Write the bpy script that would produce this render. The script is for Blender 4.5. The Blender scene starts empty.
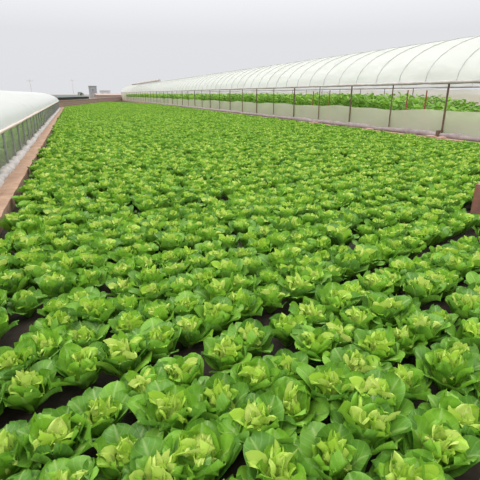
import bpy, math, random
import numpy as np
from mathutils import Vector

random.seed(7)
RS = np.random.RandomState(11)
scene = bpy.context.scene
COL = scene.collection
PI = math.pi

# ------------------------------------------------------------------ camera
FPX, H = 415.0, 1.65
PITCH = math.atan(146.0 / FPX)
YAW = math.atan(168.0 / (FPX / math.cos(PITCH)))
cam_d = bpy.data.cameras.new('camera')
cam_d.sensor_width = 36.0
cam_d.lens = FPX / 480.0 * 36.0
cam_d.clip_end = 3000
cam = bpy.data.objects.new('camera', cam_d)
cam.location = (0, 0, H)
cam.rotation_euler = (PI / 2 - PITCH, 0, -YAW)
COL.objects.link(cam)
scene.camera = cam
vs = scene.view_settings
vs.view_transform = 'Standard'
vs.look = 'None'
vs.gamma = 1.0
vs.exposure = 0.0
vs.use_curve_mapping = False


def project(x, y, z):
    """pixel position and depth of a world point (used only to choose which plants are in view)"""
    z -= H
    fx = x * math.sin(YAW) + y * math.cos(YAW)
    rx = x * math.cos(YAW) - y * math.sin(YAW)
    d = fx * math.cos(PITCH) - z * math.sin(PITCH)
    u = fx * math.sin(PITCH) + z * math.cos(PITCH)
    if d < 0.05:
        return None
    return 240 + FPX * rx / d, 240 - FPX * u / d, d


# ------------------------------------------------------------------ materials
def new_mat(name):
    m = bpy.data.materials.new(name)
    m.use_nodes = True
    nt = m.node_tree
    nt.nodes.clear()
    out = nt.nodes.new('ShaderNodeOutputMaterial')
    return m, nt, out


def N(nt, kind, **inp):
    n = nt.nodes.new(kind)
    for k, v in inp.items():
        if k in n.inputs:
            n.inputs[k].default_value = v
        else:
            setattr(n, k, v)
    return n


def ramp(nt, stops):
    r = nt.nodes.new('ShaderNodeValToRGB')
    e = r.color_ramp.elements
    while len(e) < len(stops):
        e.new(0.5)
    for i, (p, c) in enumerate(stops):
        e[i].position = p
        e[i].color = (c[0], c[1], c[2], 1)
    return r


def mottled(name, c1, c2, scale=8.0, rough=0.85, bump=0.15, detail=5.0):
    m, nt, out = new_mat(name)
    tc = N(nt, 'ShaderNodeTexCoord')
    no = N(nt, 'ShaderNodeTexNoise', Scale=scale, Detail=detail, Roughness=0.6)
    nt.links.new(tc.outputs['Object'], no.inputs['Vector'])
    r = ramp(nt, [(0.3, c1), (0.7, c2)])
    nt.links.new(no.outputs['Fac'], r.inputs['Fac'])
    b = N(nt, 'ShaderNodeBsdfPrincipled', Roughness=rough)
    nt.links.new(r.outputs['Color'], b.inputs['Base Color'])
    bp = N(nt, 'ShaderNodeBump', Strength=bump, Distance=0.02)
    nt.links.new(no.outputs['Fac'], bp.inputs['Height'])
    nt.links.new(bp.outputs['Normal'], b.inputs['Normal'])
    nt.links.new(b.outputs['BSDF'], out.inputs['Surface'])
    return m


def brick_mat(name, c1, c2, mortar, scale):
    m, nt, out = new_mat(name)
    tc = N(nt, 'ShaderNodeTexCoord')
    mp = N(nt, 'ShaderNodeMapping')
    mp.inputs['Rotation'].default_value = (PI / 2, 0, 0)
    br = N(nt, 'ShaderNodeTexBrick', Scale=scale)
    br.inputs['Color1'].default_value = (*c1, 1)
    br.inputs['Color2'].default_value = (*c2, 1)
    br.inputs['Mortar'].default_value = (*mortar, 1)
    br.inputs['Mortar Size'].default_value = 0.018
    nt.links.new(tc.outputs['Object'], mp.inputs['Vector'])
    nt.links.new(mp.outputs['Vector'], br.inputs['Vector'])
    no = N(nt, 'ShaderNodeTexNoise', Scale=14.0, Detail=5.0)
    nt.links.new(tc.outputs['Object'], no.inputs['Vector'])
    mx = N(nt, 'ShaderNodeMixRGB', blend_type='OVERLAY', Fac=0.5)
    nt.links.new(br.outputs['Color'], mx.inputs['Color1'])
    nt.links.new(no.outputs['Color'], mx.inputs['Color2'])
    b = N(nt, 'ShaderNodeBsdfPrincipled', Roughness=0.9)
    nt.links.new(mx.outputs['Color'], b.inputs['Base Color'])
    bp = N(nt, 'ShaderNodeBump', Strength=0.4, Distance=0.01)
    nt.links.new(br.outputs['Fac'], bp.inputs['Height'])
    bp.invert = True
    nt.links.new(bp.outputs['Normal'], b.inputs['Normal'])
    nt.links.new(b.outputs['BSDF'], out.inputs['Surface'])
    return m


def film_mat(name, col, clear, trans, scale=3.0, rough=0.35):
    """plastic sheet: part see-through, part milky (reflecting and letting light through)"""
    m, nt, out = new_mat(name)
    tc = N(nt, 'ShaderNodeTexCoord')
    mp = N(nt, 'ShaderNodeMapping')
    mp.inputs['Scale'].default_value = (1, 0.35, 1)
    nt.links.new(tc.outputs['Object'], mp.inputs['Vector'])
    no = N(nt, 'ShaderNodeTexNoise', Scale=scale, Detail=4.0, Roughness=0.6)
    nt.links.new(mp.outputs['Vector'], no.inputs['Vector'])
    c2 = tuple(min(1, c * 0.86) for c in col)
    r = ramp(nt, [(0.35, c2), (0.62, col)])
    nt.links.new(no.outputs['Fac'], r.inputs['Fac'])
    b = N(nt, 'ShaderNodeBsdfPrincipled', Roughness=rough)
    b.inputs['Specular IOR Level'].default_value = 0.35
    nt.links.new(r.outputs['Color'], b.inputs['Base Color'])
    bp = N(nt, 'ShaderNodeBump', Strength=0.25, Distance=0.05)
    nt.links.new(no.outputs['Fac'], bp.inputs['Height'])
    nt.links.new(bp.outputs['Normal'], b.inputs['Normal'])
    tl = N(nt, 'ShaderNodeBsdfTranslucent')
    nt.links.new(r.outputs['Color'], tl.inputs['Color'])
    m1 = N(nt, 'ShaderNodeMixShader', Fac=trans)
    nt.links.new(b.outputs['BSDF'], m1.inputs[1])
    nt.links.new(tl.outputs['BSDF'], m1.inputs[2])
    tp = N(nt, 'ShaderNodeBsdfTransparent')
    mr = N(nt, 'ShaderNodeMapRange')
    mr.inputs['From Min'].default_value = 0.3
    mr.inputs['From Max'].default_value = 0.7
    mr.inputs['To Min'].default_value = max(0, clear - 0.1)
    mr.inputs['To Max'].default_value = min(1, clear + 0.1)
    nt.links.new(no.outputs['Fac'], mr.inputs['Value'])
    m2 = N(nt, 'ShaderNodeMixShader')
    nt.links.new(mr.outputs['Result'], m2.inputs['Fac'])
    nt.links.new(m1.outputs['Shader'], m2.inputs[1])
    nt.links.new(tp.outputs['BSDF'], m2.inputs[2])
    nt.links.new(m2.outputs['Shader'], out.inputs['Surface'])
    return m


def leaf_mat(name, stops, translucency=0.3, rib=(0.42, 0.55, 0.2)):
    """'tone' on the mesh runs from the dark outer leaves (0) to the pale heart (1)"""
    m, nt, out = new_mat(name)
    at = N(nt, 'ShaderNodeAttribute', attribute_name='tone')
    oi = N(nt, 'ShaderNodeObjectInfo')
    geo = N(nt, 'ShaderNodeNewGeometry')
    no = N(nt, 'ShaderNodeTexNoise', Scale=16.0, Detail=3.0)
    nt.links.new(geo.outputs['Position'], no.inputs['Vector'])
    a1 = N(nt, 'ShaderNodeMath', operation='MULTIPLY_ADD')
    nt.links.new(no.outputs['Fac'], a1.inputs[0])
    a1.inputs[1].default_value = 0.34
    nt.links.new(at.outputs['Fac'], a1.inputs[2])
    a2 = N(nt, 'ShaderNodeMath', operation='MULTIPLY_ADD')
    nt.links.new(oi.outputs['Random'], a2.inputs[0])
    a2.inputs[1].default_value = 0.16
    nt.links.new(a1.outputs[0], a2.inputs[2])
    a3 = N(nt, 'ShaderNodeMath', operation='SUBTRACT')
    nt.links.new(a2.outputs[0], a3.inputs[0])
    a3.inputs[1].default_value = 0.25
    r = ramp(nt, stops)
    nt.links.new(a3.outputs[0], r.inputs['Fac'])
    # midrib and side veins along the leaf (u across, v along)
    uv = N(nt, 'ShaderNodeUVMap', uv_map='UVMap')
    sx = N(nt, 'ShaderNodeSeparateXYZ')
    nt.links.new(uv.outputs['UV'], sx.inputs[0])
    sub = N(nt, 'ShaderNodeMath', operation='SUBTRACT')
    nt.links.new(sx.outputs['X'], sub.inputs[0])
    sub.inputs[1].default_value = 0.5
    ab = N(nt, 'ShaderNodeMath', operation='ABSOLUTE')
    nt.links.new(sub.outputs[0], ab.inputs[0])
    mid = N(nt, 'ShaderNodeMapRange', interpolation_type='SMOOTHSTEP')
    mid.inputs['From Min'].default_value = 0.0
    mid.inputs['From Max'].default_value = 0.075
    mid.inputs['To Min'].default_value = 0.5
    mid.inputs['To Max'].default_value = 0.0
    nt.links.new(ab.outputs[0], mid.inputs['Value'])
    ma = N(nt, 'ShaderNodeMath', operation='MULTIPLY_ADD')      # v*26 - |u|*20
    nt.links.new(sx.outputs['Y'], ma.inputs[0])
    ma.inputs[1].default_value = 44.0
    mb = N(nt, 'ShaderNodeMath', operation='MULTIPLY')
    nt.links.new(ab.outputs[0], mb.inputs[0])
    mb.inputs[1].default_value = -26.0
    nt.links.new(mb.outputs[0], ma.inputs[2])
    sn = N(nt, 'ShaderNodeMath', operation='SINE')
    nt.links.new(ma.outputs[0], sn.inputs[0])
    vn = N(nt, 'ShaderNodeMapRange')
    vn.inputs['From Min'].default_value = 0.82
    vn.inputs['From Max'].default_value = 1.0
    vn.inputs['To Max'].default_value = 0.22
    nt.links.new(sn.outputs[0], vn.inputs['Value'])
    mxv = N(nt, 'ShaderNodeMath', operation='MAXIMUM')
    nt.links.new(mid.outputs['Result'], mxv.inputs[0])
    nt.links.new(vn.outputs['Result'], mxv.inputs[1])
    mx = N(nt, 'ShaderNodeMixRGB')
    nt.links.new(mxv.outputs[0], mx.inputs['Fac'])
    nt.links.new(r.outputs['Color'], mx.inputs['Color1'])
    mx.inputs['Color2'].default_value = (*rib, 1)
    b = N(nt, 'ShaderNodeBsdfPrincipled', Roughness=0.48)
    b.inputs['Specular IOR Level'].default_value = 0.4
    nt.links.new(mx.outputs['Color'], b.inputs['Base Color'])
    bn = N(nt, 'ShaderNodeTexNoise', Scale=70.0, Detail=2.0)
    nt.links.new(geo.outputs['Position'], bn.inputs['Vector'])
    bp = N(nt, 'ShaderNodeBump', Strength=0.25, Distance=0.006)
    nt.links.new(bn.outputs['Fac'], bp.inputs['Height'])
    nt.links.new(bp.outputs['Normal'], b.inputs['Normal'])
    tl = N(nt, 'ShaderNodeBsdfTranslucent')
    nt.links.new(mx.outputs['Color'], tl.inputs['Color'])
    ms = N(nt, 'ShaderNodeMixShader', Fac=translucency)
    nt.links.new(b.outputs['BSDF'], ms.inputs[1])
    nt.links.new(tl.outputs['BSDF'], ms.inputs[2])
    nt.links.new(ms.outputs['Shader'], out.inputs['Surface'])
    return m


M = {}
M['leaf'] = leaf_mat('lettuce_leaf', [(0.0, (0.095, 0.24, 0.03)), (0.35, (0.20, 0.435, 0.03)),
                                      (0.7, (0.38, 0.59, 0.05)), (1.0, (0.58, 0.69, 0.17))], 0.3)
M['crop'] = leaf_mat('tall_crop_leaf', [(0.0, (0.14, 0.32, 0.04)), (0.5, (0.30, 0.56, 0.07)),
                                        (1.0, (0.45, 0.68, 0.12))], 0.3)
M['shrub'] = leaf_mat('shrub_leaf', [(0.0, (0.10, 0.14, 0.10)), (1.0, (0.17, 0.22, 0.15))], 0.2,
                      rib=(0.15, 0.19, 0.13))
M['soil'] = mottled('dark_wet_soil', (0.018, 0.013, 0.009), (0.05, 0.036, 0.024), 9, 0.95, 0.6)
M['land'] = mottled('dry_ground', (0.16, 0.13, 0.095), (0.27, 0.235, 0.17), 0.6, 0.95, 0.3)
M['kerb'] = mottled('kerb_earth', (0.27, 0.155, 0.10), (0.46, 0.30, 0.20), 3.2, 0.9, 0.4)
M['brickwall'] = brick_mat('red_brick', (0.34, 0.20, 0.155), (0.27, 0.155, 0.12), (0.40, 0.34, 0.29), 1.2)
M['brickpost'] = brick_mat('weathered_brick', (0.27, 0.125, 0.085), (0.21, 0.10, 0.07), (0.22, 0.12, 0.09), 3.0)
M['cap'] = mottled('pale_mortar', (0.48, 0.38, 0.33), (0.62, 0.52, 0.46), 12, 0.9)
M['brick'] = mottled('pink_brick', (0.45, 0.27, 0.19), (0.58, 0.38, 0.28), 15, 0.9)
M['roof'] = film_mat('milky_film', (0.93, 0.93, 0.92), 0.22, 0.5, 2.0)
M['roofleft'] = film_mat('milky_film_low', (0.89, 0.89, 0.90), 0.1, 0.35, 2.0)
M['curtain'] = film_mat('dusty_clear_film', (0.95, 0.90, 0.75), 0.36, 0.4, 1.1)
M['farfilm'] = film_mat('dusty_far_film', (0.86, 0.82, 0.70), 0.25, 0.5, 1.2)
M['net'] = film_mat('grey_net', (0.80, 0.84, 0.68), 0.66, 0.5, 5.0, 0.8)
M['rolled'] = mottled('rolled_film', (0.33, 0.29, 0.26), (0.57, 0.53, 0.50), 7, 0.5, 0.7)
M['rolledgrey'] = mottled('dirty_rolled_film', (0.20, 0.155, 0.16), (0.34, 0.28, 0.27), 5, 0.6, 0.6)
M['eave'] = mottled('eave_roll', (0.36, 0.325, 0.31), (0.52, 0.47, 0.45), 4, 0.6, 0.4)
M['eavepink'] = mottled('eave_batten', (0.55, 0.43, 0.36), (0.68, 0.58, 0.5), 4, 0.7, 0.3)
M['rust'] = mottled('rusty_post', (0.085, 0.05, 0.038), (0.17, 0.10, 0.07), 20, 0.8, 0.3)
M['redwood'] = mottled('red_brown_stake', (0.30, 0.075, 0.05), (0.42, 0.13, 0.08), 18, 0.8, 0.3)
M['steel'] = mottled('grey_steel', (0.20, 0.20, 0.20), (0.33, 0.33, 0.33), 12, 0.55, 0.1)
M['rope'] = mottled('grey_rope', (0.36, 0.36, 0.36), (0.5, 0.5, 0.5), 20, 0.8, 0.1)
M['straw'] = mottled('straw_mat', (0.36, 0.32, 0.29), (0.50, 0.46, 0.42), 3, 0.95, 0.6)
M['polegrey'] = mottled('hazy_concrete_pole', (0.56, 0.56, 0.57), (0.64, 0.64, 0.65), 6, 0.85, 0.1)  # lightened towards the sky colour: haze painted into the poles
M['wallgrey'] = mottled('hazy_grey_render', (0.245, 0.25, 0.265), (0.31, 0.315, 0.33), 1.0, 0.9, 0.1)  # greyed for distance, haze is mixed into this wall colour
M['wallpale'] = mottled('hazy_pale_render', (0.50, 0.50, 0.51), (0.60, 0.60, 0.61), 1.0, 0.9, 0.1)  # pale grey with the distance haze painted in
M['roofdark'] = mottled('dark_green_roof', (0.075, 0.09, 0.085), (0.11, 0.125, 0.12), 1.0, 0.9, 0.1)
M['rooftile'] = mottled('brown_roof', (0.33, 0.25, 0.22), (0.40, 0.31, 0.27), 1.0, 0.9, 0.1)
M['glass'] = mottled('dull_pane', (0.14, 0.155, 0.17), (0.20, 0.21, 0.22), 2.0, 0.3, 0.0)
M['stem'] = mottled('woody_stem', (0.10, 0.075, 0.05), (0.17, 0.13, 0.09), 12, 0.9, 0.3)


# ------------------------------------------------------------------ mesh collector
class MB:
    def __init__(s):
        s.v, s.f, s.uv, s.t = [], [], [], []
        s.n = 0

    def add(s, verts, faces, uv=None, tone=0.0):
        verts = np.asarray(verts, float)
        s.v.append(verts)
        s.f.append(np.asarray(faces, np.int64) + s.n)
        s.uv.append(np.zeros((len(verts), 2)) if uv is None else np.asarray(uv, float))
        s.t.append(np.broadcast_to(np.asarray(tone, float), (len(verts),)).copy())
        s.n += len(verts)
        return s

    def box(s, c, d, rz=0.0):
        cx, cy, cz = c
        x, y, z = d[0] / 2, d[1] / 2, d[2] / 2
        p = np.array([[-x, -y, -z], [x, -y, -z], [x, y, -z], [-x, y, -z], [-x, -y, z], [x, -y, z], [x, y, z], [-x, y, z]])
        ca, sa = math.cos(rz), math.sin(rz)
        q = p.copy()
        q[:, 0] = p[:, 0] * ca - p[:, 1] * sa
        q[:, 1] = p[:, 0] * sa + p[:, 1] * ca
        return s.add(q + np.array([cx, cy, cz]),
                     [[0, 3, 2, 1], [4, 5, 6, 7], [0, 1, 5, 4], [1, 2, 6, 5], [2, 3, 7, 6], [3, 0, 4, 7]])

    def tube(s, pts, r, n=8, caps=True):
        pts = [Vector(p) for p in pts]
        rr = r if isinstance(r, (list, tuple)) else [r] * len(pts)
        V, F = [], []
        up0 = Vector((0, 0, 1))
        for i, p in enumerate(pts):
            d = (pts[min(i + 1, len(pts) - 1)] - pts[max(i - 1, 0)]).normalized()
            a = d.cross(up0)
            if a.length < 0.05:
                a = d.cross(Vector((0, 1, 0)))
            a.normalize()
            b = a.cross(d).normalized()
            for k in range(n):
                t = 2 * PI * k / n
                q = p + (a * math.cos(t) + b * math.sin(t)) * rr[i]
                V.append((q.x, q.y, q.z))
        for i in range(len(pts) - 1):
            for k in range(n):
                F.append([i * n + k, i * n + (k + 1) % n, (i + 1) * n + (k + 1) % n, (i + 1) * n + k])
        if caps:
            for e in (0, len(pts) - 1):
                c = len(V)
                V.append(tuple(pts[e]))
                for k in range(n):
                    F.append([c, e * n + (k + 1) % n, e * n + k, e * n + k] if e == 0 else [c, e * n + k, e * n + (k + 1) % n, e * n + (k + 1) % n])
        # cap fans are triangles: keep them as degenerate-free triangles
        quads = [f for f in F if len(set(f)) == 4]
        tris = [f[:3] for f in F if len(set(f)) == 3]
        base = s.n
        s.add(V, quads)
        if tris:
            s.f.append(np.asarray(tris, np.int64) + base)
        return s

    def grid(s, P, uv=None, tone=0.0):
        """P: (rows, cols, 3)"""
        P = np.asarray(P, float)
        r, c = P.shape[:2]
        idx = np.arange(r * c).reshape(r, c)
        F = np.stack([idx[:-1, :-1], idx[:-1, 1:], idx[1:, 1:], idx[1:, :-1]], -1).reshape(-1, 4)
        if uv is None:
            vv, uu = np.meshgrid(np.linspace(0, 1, r), np.linspace(0, 1, c), indexing='ij')
            uv = np.stack([uu, vv], -1).reshape(-1, 2)
        t = tone if np.isscalar(tone) else np.asarray(tone).reshape(-1)
        return s.add(P.reshape(-1, 3), F, uv, t)

    def mesh(s, name, mat, smooth=True):
        me = bpy.data.meshes.new(name)
        V = np.concatenate(s.v)
        sizes = np.concatenate([np.full(len(f), f.shape[1]) for f in s.f])
        loops = np.concatenate([f.reshape(-1) for f in s.f])
        starts = np.concatenate([[0], np.cumsum(sizes)[:-1]])
        me.vertices.add(len(V))
        me.vertices.foreach_set('co', V.reshape(-1))
        me.loops.add(len(loops))
        me.loops.foreach_set('vertex_index', loops.astype(np.int32))
        me.polygons.add(len(sizes))
        me.polygons.foreach_set('loop_start', starts.astype(np.int32))
        me.polygons.foreach_set('loop_total', sizes.astype(np.int32))
        me.polygons.foreach_set('use_smooth', np.full(len(sizes), smooth))
        me.update(calc_edges=True)
        uvl = me.uv_layers.new(name='UVMap')
        UV = np.concatenate(s.uv)
        uvl.data.foreach_set('uv', UV[loops].reshape(-1).astype(np.float32))
        at = me.attributes.new('tone', 'FLOAT', 'POINT')
        at.data.foreach_set('value', np.concatenate(s.t).astype(np.float32))
        me.materials.append(mat)
        me.validate()
        return me

    def build(s, name, mat, parent=None, smooth=False, loc=None, rz=0.0):
        o = bpy.data.objects.new(name, s.mesh(name, mat, smooth))
        COL.objects.link(o)
        if parent:
            o.parent = parent
        if loc is not None:
            o.location = loc
        o.rotation_euler[2] = rz
        return o


def tag(o, label=None, cat=None, group=None, kind=None):
    if label:
        o['label'] = label
    if cat:
        o['category'] = cat
    if group:
        o['group'] = group
    if kind:
        o['kind'] = kind
    return o


def empty(name, loc=(0, 0, 0), rz=0.0):
    o = bpy.data.objects.new(name, None)
    o.location = loc
    o.rotation_euler = (0, 0, rz)
    o.empty_display_size = 0.1
    COL.objects.link(o)
    return o


# ------------------------------------------------------------------ lettuce leaves
def leaf_points(rnd, L, W, e0, e1, cup, ruf, nv=8, nu=7, r0=0.015, z0=0.0, twist=0.0, curl=0.0):
    """a broad spoon-shaped leaf growing along +X: e0/e1 elevation at base/tip in degrees"""
    lin = np.linspace(0, 1, nv)
    s = 0.4 * lin + 0.6 * np.sin(lin * PI / 2)
    e = np.radians(e0 + (e1 - e0) * s ** 1.2 - curl * np.clip((s - 0.7) / 0.3, 0, 1) ** 2)
    ds = L * np.diff(s)
    x = r0 + np.concatenate([[0], np.cumsum(np.cos((e[:-1] + e[1:]) / 2) * ds)])
    z = z0 + np.concatenate([[0], np.cumsum(np.sin((e[:-1] + e[1:]) / 2) * ds)])
    nx, nz = -np.sin(e), np.cos(e)                       # upper side, facing the heart
    q = np.clip(s / 0.5, 0, 1)
    w = 0.16 + 0.84 * (q * q * (3 - 2 * q))
    tipx = np.clip((s - 0.5) / 0.5, 0, 1)
    w = w * np.sqrt(np.clip(1 - tipx ** 2.4 * 0.97, 0, 1)) * W / 2
    t = np.linspace(-1, 1, nu)
    S, T = np.meshgrid(s, t, indexing='ij')
    ph = rnd.uniform(0, 6.28, 4)
    fr = rnd.uniform(2.2, 3.4)
    off = cup * W * (np.abs(T) ** 1.8) * np.clip(S * 1.6, 0, 1)
    off = off + ruf * (np.abs(T) ** 1.5) * np.sin(fr * 3.1 * S + ph[0] + np.sign(T) * ph[1]) * np.clip(S * 2, 0, 1)
    off = off + ruf * 0.7 * np.sin(T * 4.2 + ph[2]) * np.clip((S - 0.55) / 0.45, 0, 1) ** 1.5
    off = off + 0.18 * ruf * np.sin(T * 7 + ph[3]) * np.sin(S * 11 + ph[1])
    tw = twist * S
    wy = w[:, None] * T
    X = x[:, None] + nx[:, None] * (off + wy * np.sin(tw))
    Z = z[:, None] + nz[:, None] * (off + wy * np.sin(tw))
    Y = wy * np.cos(tw) * (1 - 0.25 * cup * np.abs(T))
    return np.stack([X, Y, Z], -1)


def rotz(P, a):
    c, s = math.cos(a), math.sin(a)
    Q = P.copy()
    Q[..., 0] = P[..., 0] * c - P[..., 1] * s
    Q[..., 1] = P[..., 0] * s + P[..., 1] * c
    return Q


def lettuce_recipe(seed, nv=8, nu=7, sparse=1.0):
    """returns outer leaves, inner leaves and heart leaves as (points, tone)"""
    rnd = np.random.RandomState(seed)
    outer, inner, heart = [], [], []
    big = rnd.uniform(0.92, 1.1)
    no = max(5, int(round(rnd.randint(7, 10) * sparse)))
    a0 = rnd.uniform(0, 6.28)
    for k in range(no):
        P = leaf_points(rnd, rnd.uniform(0.24, 0.305) * big, rnd.uniform(0.19, 0.235) * big, rnd.uniform(50, 72), rnd.uniform(16, 66),
                        rnd.uniform(0.02, 0.18), rnd.uniform(0.008, 0.018), nv, nu, 0.02, 0.015, rnd.uniform(-0.3, 0.3), rnd.uniform(0, 40))
        outer.append((rotz(P, a0 + 2 * PI * k / no + rnd.uniform(-0.25, 0.25)), rnd.uniform(0.0, 0.3)))
    ni = max(4, int(round(rnd.randint(6, 8) * sparse)))
    for k in range(ni):
        P = leaf_points(rnd, rnd.uniform(0.20, 0.26) * big, rnd.uniform(0.14, 0.19) * big, rnd.uniform(64, 80), rnd.uniform(40, 74),
                        rnd.uniform(0.08, 0.26), rnd.uniform(0.012, 0.024), nv, nu, 0.018, 0.02, rnd.uniform(-0.3, 0.3), rnd.uniform(0, 50))
        inner.append((rotz(P, a0 + 0.4 + 2 * PI * k / ni + rnd.uniform(-0.3, 0.3)), rnd.uniform(0.2, 0.5)))
    nh = max(4, int(round(rnd.randint(15, 20) * sparse)))
    for k in range(nh):
        P = leaf_points(rnd, rnd.uniform(0.15, 0.25) * big, rnd.uniform(0.065, 0.105) * big, rnd.uniform(72, 88), rnd.uniform(45, 104),
                        rnd.uniform(0.10, 0.32), rnd.uniform(0.016, 0.03), nv, max(5, nu), rnd.uniform(0.004, 0.014), 0.03, rnd.uniform(-0.5, 0.5), rnd.uniform(20, 120))
        heart.append((rotz(P, 2.4 * k + rnd.uniform(-0.3, 0.3)), rnd.uniform(0.62, 0.95)))
    return outer, inner, heart


def tone_of(P, t):
    s = np.linspace(0, 1, P.shape[0])[:, None]
    return np.broadcast_to(t + 0.10 * (1 - s) ** 2, P.shape[:2])


# full-detail prototypes: one mesh per part; and one joined mesh each for the plants farther off
NPROTO = 9
PROTO, JOINED = [], []
for i in range(NPROTO):
    o_, i_, h_ = lettuce_recipe(100 + i, 12, 11)
    parts = []
    for P, t in o_:
        parts.append(('outer_leaf', MB().grid(P, tone=tone_of(P, t)).mesh('outer_leaf', M['leaf'])))
    for P, t in i_:
        parts.append(('inner_leaf', MB().grid(P, tone=tone_of(P, t)).mesh('inner_leaf', M['leaf'])))
    hb = MB()
    for P, t in h_:
        hb.grid(P, tone=tone_of(P, t))
    parts.append(('heart', hb.mesh('heart', M['leaf'])))
    PROTO.append(parts)
    jb = MB()
    for P, t in o_ + i_ + h_:
        jb.grid(P, tone=tone_of(P, t))
    JOINED.append(jb.mesh('lettuce', M['leaf']))


def flat_variant(seed, nv, nu, sparse):
    o_, i_, h_ = lettuce_recipe(seed, nv, nu, sparse)
    b = MB()
    for P, t in o_ + i_ + h_:
        b.grid(P, tone=tone_of(P, t))
    return (np.concatenate(b.v), np.concatenate(b.f), np.concatenate(b.uv), np.concatenate(b.t))


LOD = [[flat_variant(300 + i, 7, 6, 1.0) for i in range(12)],
       [flat_variant(340 + i, 5, 4, 0.8) for i in range(10)],
       [flat_variant(380 + i, 4, 3, 0.55) for i in range(8)]]

# ------------------------------------------------------------------ the planted beds
ROWDIR = math.atan2(0.30, 0.954)              # rows run almost across the field
RD = np.array([math.cos(ROWDIR), math.sin(ROWDIR)])
RN = np.array([-RD[1], RD[0]])
XL, XR = -1.0, 11.95
PITCHB, ROWS, RSP, ASP = 1.55, 5, 0.289, 0.248
# the furrow through (1.5, 4.13) lies between two beds
F0 = float(np.dot(np.array([1.52, 4.13]), RN))


def far_limit(x):
    return 55.0 + (x + 1.2) * 4.9 


plants = []
for b in range(-4, 90):
    for r in range(ROWS):
        n = F0 + b * PITCHB + 0.197 + r * RSP
        sh = RS.uniform(0, ASP)
        for k in range(-30, 130):
            a = k * ASP + sh + RS.normal(0, 0.03)
            p = RD * a + RN * (n + RS.normal(0, 0.03))
            if p[0] < XL + 0.09 or p[0] > XR - 0.30 or p[1] < -1.2 or p[1] > far_limit(p[0]) - 0.6:
                continue
            if p[0] ** 2 + p[1] ** 2 < 0.16:
                continue
            if abs(p[0] - 5.0) < 0.30 and abs(p[1] - 3.84) < 0.30:
                continue
            if RS.rand() < 0.02:
                continue
            d = math.sqrt(p[0] ** 2 + p[1] ** 2 + (H - 0.2) ** 2)
            pr = project(p[0], p[1], 0.22)
            mar = 0.14 * FPX / d
            inview = pr is not None and -mar < pr[0] < 480 + mar and -mar < pr[1] < 480 + mar
            plants.append(dict(x=p[0], y=p[1], b=b, r=r, d=d, v=inview, px=pr[0] if pr else 0, py=pr[1] if pr else 0,
                               s=RS.uniform(0.80, 1.0) * (0.88 if RS.rand() < 0.07 else 1), z=RS.uniform(0, 6.28)))

vis = sorted([p for p in plants if p['v']], key=lambda p: p['d'])
single = vis[:300]
sid = set(id(p) for p in single)
WITH_PARTS = 150

# place words for the labels: bed counted from the front of the picture, row in the bed, place along the row
ORD = ['first', 'second', 'third', 'fourth', 'fifth', 'sixth', 'seventh', 'eighth', 'ninth', 'tenth', 'eleventh', 'twelfth',
       'thirteenth', 'fourteenth', 'fifteenth', 'sixteenth', 'seventeenth', 'eighteenth', 'nineteenth', 'twentieth',
       'twenty-first', 'twenty-second', 'twenty-third', 'twenty-fourth', 'twenty-fifth', 'twenty-sixth', 'twenty-seventh',
       'twenty-eighth', 'twenty-ninth', 'thirtieth', 'thirty-first', 'thirty-second', 'thirty-third', 'thirty-fourth', 'thirty-fifth',
       'thirty-sixth', 'thirty-seventh', 'thirty-eighth', 'thirty-ninth', 'fortieth']
ROWN = ['front', 'second', 'middle', 'fourth', 'back']
bed0 = min(p['b'] for p in single)
rows_seen = {}
for p in vis:
    rows_seen.setdefault((p['b'], p['r']), []).append(p)
for key, lst in rows_seen.items():
    lst.sort(key=lambda p: p['px'])
    for i, p in enumerate(lst):
        p['k'] = i
        p['last'] = (i == len(lst) - 1)


def look_of(p):
    s = p['s']
    if s < 0.80:
        return 'small'
    if s < 0.86:
        return 'compact'
    if s > 0.95:
        return 'large'
    return 'full'


for i, p in enumerate(single):
    proto = i % NPROTO
    bed = ORD[p['b'] - bed0]
    lab = '%s green lettuce, %s from left in the %s row of the %s bed back' % (look_of(p), ORD[p['k']], ROWN[p['r']], bed)
    if p['b'] == bed0:
        lab = '%s green lettuce, %s from left in the %s row of the nearest bed' % (look_of(p), ORD[p['k']], ROWN[p['r']])
    if i < WITH_PARTS:
        root = empty('lettuce', (p['x'], p['y'], 0), p['z'])
        root.scale = (p['s'],) * 3
        for nm, me in PROTO[proto]:
            c = bpy.data.objects.new(nm, me)
            COL.objects.link(c)
            c.parent = root
            if nm == 'heart':
                c['label'] = 'pale yellow-green crumpled heart'
    else:
        root = bpy.data.objects.new('lettuce', JOINED[proto])
        COL.objects.link(root)
        root.location = (p['x'], p['y'], 0)
        root.rotation_euler = (0, 0, p['z'])
        root.scale = (p['s'],) * 3
    tag(root, lab, 'lettuce', 'lettuces in the planted beds')

# all the rest of the field in one object
fv, ff, fu, ft = [], [], [], []
base = 0
for p in plants:
    if id(p) in sid:
        continue
    lod = LOD[0] if p['d'] < 13 else (LOD[1] if p['d'] < 34 else LOD[2])
    V, F, U, T = lod[RS.randint(len(lod))]
    c, s = math.cos(p['z']) * p['s'], math.sin(p['z']) * p['s']
    W = np.empty_like(V)
    W[:, 0] = V[:, 0] * c - V[:, 1] * s + p['x']
    W[:, 1] = V[:, 0] * s + V[:, 1] * c + p['y']
    W[:, 2] = V[:, 2] * p['s']
    fv.append(W)
    ff.append(F + base)
    fu.append(U)
    ft.append(T + RS.normal(0.08, 0.05))
    base += len(V)
rest = MB()
rest.v, rest.f, rest.uv, rest.t = fv, ff, fu, ft
ro = rest.build('lettuce_crop', M['leaf'], smooth=True)
tag(ro, 'dense green lettuce crop filling the long field behind the nearest beds', 'lettuce crop', kind='stuff')

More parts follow.
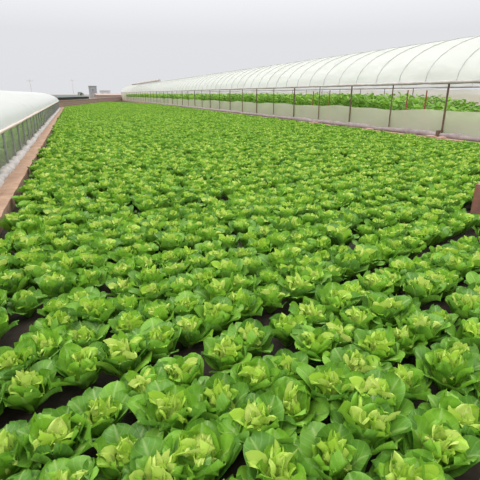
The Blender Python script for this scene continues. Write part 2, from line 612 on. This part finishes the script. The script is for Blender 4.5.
# ------------------------------------------------------------------ ground, kerbs, far wall
g = MB().grid([[[-700, -300, -0.04], [700, -300, -0.04]], [[-700, 1500, -0.04], [700, 1500, -0.04]]]).build('ground', M['land'])
tag(g, kind='structure')
sb = MB()
nx, ny = 40, 120
P = np.zeros((ny, nx, 3))
for j in range(ny):
    for i in range(nx):
        x = XL - 0.06 + (XR + 0.3 - XL) * i / (nx - 1)
        y = -3 + (far_limit(x) + 0.5 + 3) * (j / (ny - 1)) ** 1.6
        P[j, i] = (x, y, RS.uniform(-0.012, 0.014))
so = sb.grid(P).build('field_soil', M['soil'], smooth=True)
tag(so, kind='structure')


def kerb(name, x0, x1, y0, y1, top, mat, seed):
    rnd = np.random.RandomState(seed)
    n = 160
    rows = []
    for i in range(n):
        y = y0 + (y1 - y0) * (i / (n - 1)) ** 1.5
        e = rnd.uniform(-0.009, 0.009, 4)
        rows.append([[x0 + e[0], y, -0.03], [x0 + e[0], y, top + e[1] * 0.6], [(x0 + x1) / 2, y, top + e[2] * 0.7 + 0.01],
                     [x1 + e[3], y, top + e[1] * 0.6], [x1 + e[3] * 0.5, y, -0.03]])
    b = MB().grid(np.array(rows))
    o = b.build(name, mat)
    tag(o, kind='structure')
    return o


kerb('kerb_left', -1.33, -1.04, -3, 56, 0.17, M['kerb'], 3)
kerb('kerb_right', 12.02, 12.34, -3, 118, 0.15, M['kerb'], 4)

# the end wall runs obliquely across the far end
wa, wb = Vector((-1.9, 53.5, 0)), Vector((14.0, 131.0, 0))
wl = (wb - wa).length
wd = math.atan2(wb.y - wa.y, wb.x - wa.x)
w = MB().box((wl / 2, 0, 0.40), (wl, 0.24, 0.88)).box((wl / 2, 0, 0.87), (wl, 0.30, 0.08)).build('wall_far', M['brickwall'], loc=wa, rz=wd)
tag(w, kind='structure')


# ------------------------------------------------------------------ right-hand plastic tunnel
TX, TW, EZ, RZ = 12.55, 9.0, 2.04, 3.98
TY0, TY1 = 1.0, 124.0


def arch(t, dr=0.0):
    a = PI * (1 - t)
    return (TX + TW / 2 + (TW / 2 + dr) * math.cos(a), EZ + (RZ - EZ + dr) * math.sin(a))


tun = empty('plastic_tunnel', (TX + TW / 2, 40, 0))
tag(tun, 'tall white plastic tunnel with rolled up side along the right of the field', 'greenhouse')


def tb(mb, name, mat, smooth=False):
    return mb.build(name, mat, tun, smooth, loc=(-(TX + TW / 2), -40, 0))


ys = TY0 + (TY1 - TY0) * np.linspace(0, 1, 150)
P = np.zeros((len(ys), 25, 3))
for j, y in enumerate(ys):
    for i in range(25):
        x, z = arch(i / 24, -0.012 + 0.012 * math.sin(y * 4.33))
        P[j, i] = (x, y, z)
tb(MB().grid(P), 'roof_film', M['roof'], True)

POST_Y = [0.45 + 2.9 * k for k in range(1, 43)]
for k, y in enumerate(POST_Y):
    pb = MB().tube([(TX, y, -0.03), (TX, y, EZ + 0.03)], 0.034 if k % 2 else 0.024, 8)
    o = tb(pb, 'post', M['rust'])
    if k == 3:                                       # dark clamp at the foot of the post nearest the camera
        MB().box((TX - 0.2, y - 0.03, 0.24), (0.09, 0.12, 0.3)).box((TX - 0.1, y, 0.36), (0.26, 0.08, 0.06)).build('footing', M['rust'], o)
for k in range(70):
    y = 1.6 + 1.45 * k
    if y > TY1 - 0.2:
        break
    pts = [(arch(t, 0.012)[0], y + 0.0, arch(t, 0.012)[1]) for t in np.linspace(0, 1, 19)]
    tb(MB().tube(pts, 0.016, 5), 'hoop', M['rope'])
# far-side posts
for k, y in enumerate(POST_Y[:14]):
    tb(MB().tube([(TX + TW, y, -0.03), (TX + TW, y, EZ + 0.02)], 0.024, 6), 'post', M['rust'])


def rough_roll(x, z, r, y0, y1, n, seed, amp=0.3, pw=1.4):
    rnd = np.random.RandomState(seed)
    pts, rr = [], []
    for i in range(n):
        y = y0 + (y1 - y0) * (i / (n - 1)) ** pw
        pts.append((x + rnd.normal(0, r * amp * 0.5), y, z + rnd.normal(0, r * amp * 0.4)))
        rr.append(r * rnd.uniform(1 - amp, 1 + amp))
    return MB().tube(pts, rr, 10)


tb(rough_roll(TX - 0.04, EZ, 0.055, TY0, TY1, 220, 5, 0.2), 'eave_roll', M['eave'], True)
tb(rough_roll(TX + TW + 0.04, EZ, 0.055, TY0, TY1, 120, 6, 0.2), 'eave_roll', M['eave'], True)
tb(rough_roll(TX - 0.10, 0.22, 0.115, TY0, TY1, 260, 8, 0.28), 'rolled_film', M['rolledgrey'], True)


def curtain(x, zlo, zhi, seed, sag, bulge=0.03):
    rnd = np.random.RandomState(seed)
    n = 240
    ys = TY0 + (TY1 - TY0) * np.linspace(0, 1, n) ** 1.4
    ph = rnd.uniform(0, 6, 3)
    P = np.zeros((n, 6, 3))
    for j, y in enumerate(ys):
        top = zhi + sag * math.sin(y * 0.9 + ph[0]) * 0.5 + sag * math.sin(y * 2.167 + ph[1]) * 0.3 + rnd.uniform(-0.01, 0.01)
        for i in range(6):
            t = i / 5
            P[j, i] = (x + bulge * math.sin(y * 2.1 + t * 3 + ph[2]), y, zlo + (top - zlo) * t)
    return MB().grid(P)


tb(curtain(TX + 0.05, 0.08, 1.06, 3, 0.07), 'side_curtain', M['curtain'], True)
tb(curtain(TX + TW, 0.02, 1.92, 4, 0.05), 'side_curtain', M['farfilm'], True)
# end sheets of the tunnel
for y in (TY0, TY1):
    P = np.zeros((2, 25, 3))
    for i in range(25):
        x, z = arch(i / 24, -0.02)
        P[0, i] = (x, y, 0)
        P[1, i] = (x, y, z)
    tb(MB().grid(P), 'end_sheet', M['farfilm'], True)

# rolled straw mat lying high on the roof
mx_, mz_ = 15.75, 0
for i in range(200):
    x, z = arch(i / 199, 0)
    if x >= mx_:
        mz_ = z
        break
mat_o = rough_roll(0, 0, 0.22, 0, 40, 60, 21, 0.25, 1.0).build('straw_mat', M['straw'], smooth=True, loc=(mx_, 84, mz_ + 0.2))
tag(mat_o, 'long brown straw mat rolled up on the top of the right white tunnel', 'mat')

# tall crop inside the right tunnel
def tall_plant(rnd, h, nleaf, spread, lw):
    b = MB()
    for k in range(nleaf):
        zz = h * (0.12 + 0.85 * (k + rnd.uniform(0, 1)) / nleaf)
        P = leaf_points(rnd, rnd.uniform(0.7, 1.2) * spread, lw * rnd.uniform(0.7, 1.2), rnd.uniform(20, 70), rnd.uniform(-30, 30), 0.05, 0.02,
                        4, 3, 0.02, zz - 0.1, rnd.uniform(-0.4, 0.4))
        b.grid(rotz(P, 2.4 * k + rnd.uniform(-0.5, 0.5)), tone=rnd.uniform(0.1, 0.9))
    return (np.concatenate(b.v), np.concatenate(b.f), np.concatenate(b.uv), np.concatenate(b.t))


def scatter(name, spots, variants, mat, label, cat):
    fv, ff, fu, ft = [], [], [], []
    base = 0
    for (x, y, sx, sz) in spots:
        V, F, U, T = variants[RS.randint(len(variants))]
        a = RS.uniform(0, 6.28)
        W = rotz(V, a)
        W = W * np.array([sx, sx, sz]) + np.array([x, y, 0])
        fv.append(W); ff.append(F + base); fu.append(U); ft.append(T + RS.normal(0, 0.06))
        base += len(V)
    b = MB()
    b.v, b.f, b.uv, b.t = fv, ff, fu, ft
    o = b.build(name, mat, smooth=True)
    tag(o, label, cat, kind='stuff')
    return o


rnd = np.random.RandomState(77)
TALL = [tall_plant(rnd, 1.5, 26, 0.34, 0.2) for _ in range(6)]
spots = []
for row in range(6):
    x = 13.6 + row * 0.95
    y = 6.0
    while y < 121:
        f = min(1.0, max(0.0, (y - 11.5) / 8.0))
        h = (0.62 + 0.44 * f * f * (3 - 2 * f)) * RS.uniform(0.92, 1.08)
        spots.append((x + RS.normal(0, 0.08), y, 1.0 * RS.uniform(0.9, 1.2), h))
        y += 0.36 if y < 45 else 0.55
scatter('tall_leafy_crop', spots, TALL, M['crop'], 'bright green tall leafy crop inside the right tunnel behind the clear film', 'crop')

# red-brown stakes standing in that crop
for (x, y, h, lab) in [(13.1, 13.6, 1.78, 'red-brown stake in the right tunnel crop, nearest the open end'),
                       (13.15, 14.7, 1.80, 'red-brown stake in the right tunnel crop, second from the open end'),
                       (13.1, 20.6, 1.84, 'short red-brown stake in the right tunnel crop, third from open end'),
                       (13.2, 22.5, 1.8, 'red-brown stake standing farthest back in the right tunnel crop')]:
    s_ = MB().tube([(0, 0, -0.03), (0.0, 0.02, h * 0.6), (0.01, 0.03, h)], [0.03, 0.03, 0.026], 7).build('garden_stake', M['redwood'], loc=(x, y, 0))
    tag(s_, lab, 'stake', 'stakes in the right tunnel')

# loose bricks lying along the foot of the right tunnel
for (x, y, rz, lab) in [(11.98, 11.5, 0.3, 'pink loose brick at the foot of the right tunnel, nearest one'),
                        (12.06, 12.05, 1.3, 'pink loose brick beside the dark post foot of the right tunnel'),
                        (12.05, 15.6, 1.45, 'pink loose brick on the right tunnel kerb, third from the front'),
                        (12.06, 20.3, 1.6, 'pink loose brick on the right tunnel kerb, farthest from the front')]:
    b_ = MB().box((0, 0, 0.06), (0.42, 0.20, 0.12)).build('loose_brick', M['brick'], loc=(x, y, 0.10), rz=rz)
    tag(b_, lab, 'brick', 'loose bricks along the right tunnel')

# ------------------------------------------------------------------ left-hand low tunnel
LX, LW, LE, LR = -1.45, 5.6, 0.93, 1.84
LY0, LY1 = -2.0, 52.0
lt = empty('plastic_tunnel', (LX - LW / 2, 20, 0))
tag(lt, 'low white plastic tunnel with open netted side along the left kerb', 'greenhouse')


def lb(mb, name, mat, smooth=False):
    return mb.build(name, mat, lt, smooth, loc=(-(LX - LW / 2), -20, 0))


def larch(t, dr=0.0):
    a = PI * t
    return (LX - LW / 2 + (LW / 2 + dr) * math.cos(a), LE + (LR - LE + dr) * math.sin(a))


ys = LY0 + (LY1 - LY0) * np.linspace(0, 1, 120)
P = np.zeros((len(ys), 21, 3))
for j, y in enumerate(ys):
    for i in range(21):
        x, z = larch(i / 20, 0.012 * math.sin(y * 3.9 + i * 0.4))
        P[j, i] = (x, y, z)
lb(MB().grid(P), 'roof_film', M['roofleft'], True)
k = 0
y = LY0 + 0.4
while y < LY1 - 0.3:
    lb(MB().tube([(LX, y, -0.03), (LX, y + 0.02, LE + 0.02)], 0.026, 7), 'post', M['steel'])
    lb(MB().tube([(LX - LW, y, -0.03), (LX - LW, y, LE + 0.02)], 0.022, 6), 'post', M['steel'])
    pts = [(larch(t, -0.03)[0], y, larch(t, -0.03)[1]) for t in np.linspace(0, 1, 13)]
    lb(MB().tube(pts, 0.014, 5), 'hoop', M['steel'])
    y += 1.3
lb(rough_roll(LX + 0.03, LE, 0.035, LY0, LY1, 90, 31, 0.2), 'eave_roll', M['eavepink'], True)
lb(rough_roll(LX - LW - 0.03, LE, 0.035, LY0, LY1, 60, 32, 0.2), 'eave_roll', M['eavepink'], True)
lb(rough_roll(LX + 0.02, 0.13, 0.115, LY0, LY1, 300, 33, 0.25, 1.6), 'rolled_film', M['rolled'], True)
n = 80
P = np.zeros((n, 4, 3))
for j in range(n):
    yy = LY0 + (LY1 - LY0) * j / (n - 1)
    for i in range(4):
        P[j, i] = (LX - 0.04 + 0.015 * math.sin(yy * 3 + i), yy, 0.1 + (LE - 0.1) * i / 3)
lb(MB().grid(P), 'side_net', M['net'], True)
P2 = P.copy()
P2[:, :, 0] -= LW - 0.04
lb(MB().grid(P2), 'side_net', M['farfilm'], True)
P = np.zeros((2, 21, 3))
for i in range(21):
    x, z = larch(i / 20, -0.02)
    P[0, i] = (x, LY1, 0)
    P[1, i] = (x, LY1, z)
lb(MB().grid(P), 'end_sheet', M['farfilm'], True)

rnd = np.random.RandomState(78)
LOWP = [tall_plant(rnd, 0.62, 16, 0.24, 0.16) for _ in range(6)]
spots = []
for row in range(6):
    y = LY0 + 0.5
    while y < LY1 - 1:
        spots.append((LX - 0.5 - row * 0.62 + RS.normal(0, 0.05), y, RS.uniform(0.9, 1.2), RS.uniform(0.85, 1.15)))
        y += 0.33
scatter('leafy_crop', spots, LOWP, M['crop'], 'green leafy crop growing inside the low left tunnel behind the net', 'crop')

# ------------------------------------------------------------------ brick pier at the right edge
bp_ = empty('brick_pier', (5.03, 3.84, 0), 0.15)
tag(bp_, 'short reddish-brown brick pier among the lettuces at the right edge', 'pier')
MB().box((0, 0, 0.245), (0.30, 0.30, 0.55)).build('shaft', M['brickpost'], bp_)
o = MB().box((0.03, 0, 0.535), (0.27, 0.28, 0.03)).build('cap', M['cap'], bp_)
o['label'] = 'pale crumbling mortar cap'


# ------------------------------------------------------------------ far background, distance haze put into the grey of walls and poles
def utility_pole(x, y, h, lab, arm):
    r = empty('utility_pole', (x, y, 0), 0.3)
    tag(r, lab, 'pole', 'poles beyond the tunnels')
    MB().tube([(0, 0, -0.05), (0, 0, h)], [0.16, 0.11], 8).build('shaft', M['polegrey'], r)
    c = MB().box((0, 0, h - 0.45), (arm, 0.12, 0.14)).build('crossarm', M['polegrey'], r)
    ib = MB()
    for sx in (-0.42, 0, 0.42):
        ib.tube([(sx * arm, 0, h - 0.38), (sx * arm, 0, h - 0.1)], 0.05, 6)
    ib.build('insulator', M['polegrey'], c)


utility_pole(-11.6, 150, 5.9, 'pale grey pole rising behind the low left tunnel roof', 1.9)
utility_pole(0.6, 190, 7.2, 'faint grey pole standing beyond the far brick wall', 1.9)


def building(name, x, y, rz, w, d, h, wall, roof, rtype, lab, cat, wins):
    r = empty(name, (x, y, 0), rz)
    tag(r, lab, cat)
    wl_ = MB().box((0, 0, h / 2 - 0.05), (w, d, h + 0.1)).build('wall', wall, r)
    if rtype == 'flat':
        MB().box((0, 0, h + 0.12), (w + 0.3, d + 0.3, 0.24)).build('roof', roof, r)
    else:
        e = 0.35
        a, b_ = w / 2 + e, d / 2 + e
        rh = rtype
        V = [(-a, -b_, h), (a, -b_, h), (a, b_, h), (-a, b_, h), (-a, 0, h + rh), (a, 0, h + rh)]
        m = MB().add(V, [[0, 1, 5, 4], [2, 3, 4, 5], [3, 2, 1, 0]])
        m.f.append(np.array([[0, 4, 3], [1, 2, 5]]))
        m.build('roof', roof, r)
    for (wx, wz, ww, wh) in wins:
        f = MB().box((wx, -d / 2 - 0.03, wz), (ww, 0.12, wh)).build('window', M['wallpale'], r)
        MB().box((wx, -d / 2 - 0.06, wz), (ww - 0.2, 0.12, wh - 0.2)).build('pane', M['glass'], f)
    return r


building('tower_block', 8.7, 203, -0.05, 3.3, 3.3, 4.75, M['wallgrey'], M['wallgrey'], 'flat',
         'dark grey square tower rising behind the far brick wall', 'building', [(0, 3.4, 1.1, 1.2)])
building('pale_house', 14.2, 210, -0.05, 4.6, 4, 3.0, M['wallpale'], M['wallpale'], 'flat',
         'pale grey flat-roofed house just right of the dark grey tower', 'building', [(-1.2, 1.7, 1.0, 1.1), (1.2, 1.7, 1.0, 1.1)])
t_ = 0.21
building('long_shed', -1.9 + 15.9 * t_ - 4.0, 53.5 + 77.5 * t_ + 0.9, wd, 29, 5, 1.22, M['roofdark'], M['roofdark'], 0.25,
         'long low dark greenish-grey shed behind the far brick wall', 'shed', [])
building('brick_shed', 14.2, 186, 0.2, 11, 5, 1.2, M['rooftile'], M['rooftile'], 0.7,
         'low brown-roofed shed in front of the pale grey house', 'shed', [])


def shrub(x, y, w, h, lab, seed):
    rnd = np.random.RandomState(seed)
    r = empty('shrub', (x, y, 0))
    tag(r, lab, 'shrub', 'shrubs beyond the field')
    b = MB()
    for k in range(240):
        a, e = rnd.uniform(0, 6.28), math.acos(rnd.uniform(-0.4, 1))
        rad = rnd.uniform(0.55, 1.0)
        c = np.array([math.cos(a) * math.sin(e) * w / 2 * rad, math.sin(a) * math.sin(e) * w / 2 * rad, h * 0.6 + math.cos(e) * h * 0.4 * rad])
        P = leaf_points(rnd, 0.32 * w / 2, 0.2 * w / 2, rnd.uniform(-20, 80), rnd.uniform(-40, 40), 0.1, 0.01, 4, 3, 0.0)
        b.grid(rotz(P, a) + c, tone=rnd.uniform(0, 1))
    b.build('foliage', M['shrub'], r, True)
    MB().tube([(0, 0, -0.05), (0.03, 0, h * 0.7)], [0.07, 0.04], 6).build('stem', M['stem'], r)


shrub(-7.7, 118, 1.3, 2.0, 'small dark shrub showing behind the low left tunnel roof', 5)
shrub(2.9, 170, 2.2, 2.3, 'dark rounded shrub behind the long low shed', 6)

# ------------------------------------------------------------------ light: hazy overcast sky and a soft sun
wld = bpy.data.worlds.new('overcast_sky')
scene.world = wld
wld.use_nodes = True
nt = wld.node_tree
nt.nodes.clear()
out = nt.nodes.new('ShaderNodeOutputWorld')
bg = nt.nodes.new('ShaderNodeBackground')
tc = N(nt, 'ShaderNodeTexCoord')
sx = N(nt, 'ShaderNodeSeparateXYZ')
nt.links.new(tc.outputs['Generated'], sx.inputs[0])
r = ramp(nt, [(0.0, (0.74, 0.75, 0.78)), (0.12, (0.76, 0.77, 0.80)), (0.5, (1.5, 1.51, 1.53)), (1.0, (2.3, 2.3, 2.3))])
nt.links.new(sx.outputs['Z'], r.inputs['Fac'])
nt.links.new(r.outputs['Color'], bg.inputs['Color'])
bg.inputs['Strength'].default_value = 1.0
nt.links.new(bg.outputs['Background'], out.inputs['Surface'])
sun_d = bpy.data.lights.new('sun', 'SUN')
sun_d.energy = 1.4
sun_d.angle = math.radians(35)
sun_d.color = (1.0, 0.98, 0.93)
sun = bpy.data.objects.new('sun', sun_d)
sun.rotation_euler = (math.radians(28), 0, math.radians(-40))
sun.location = (0, 0, 30)
COL.objects.link(sun)
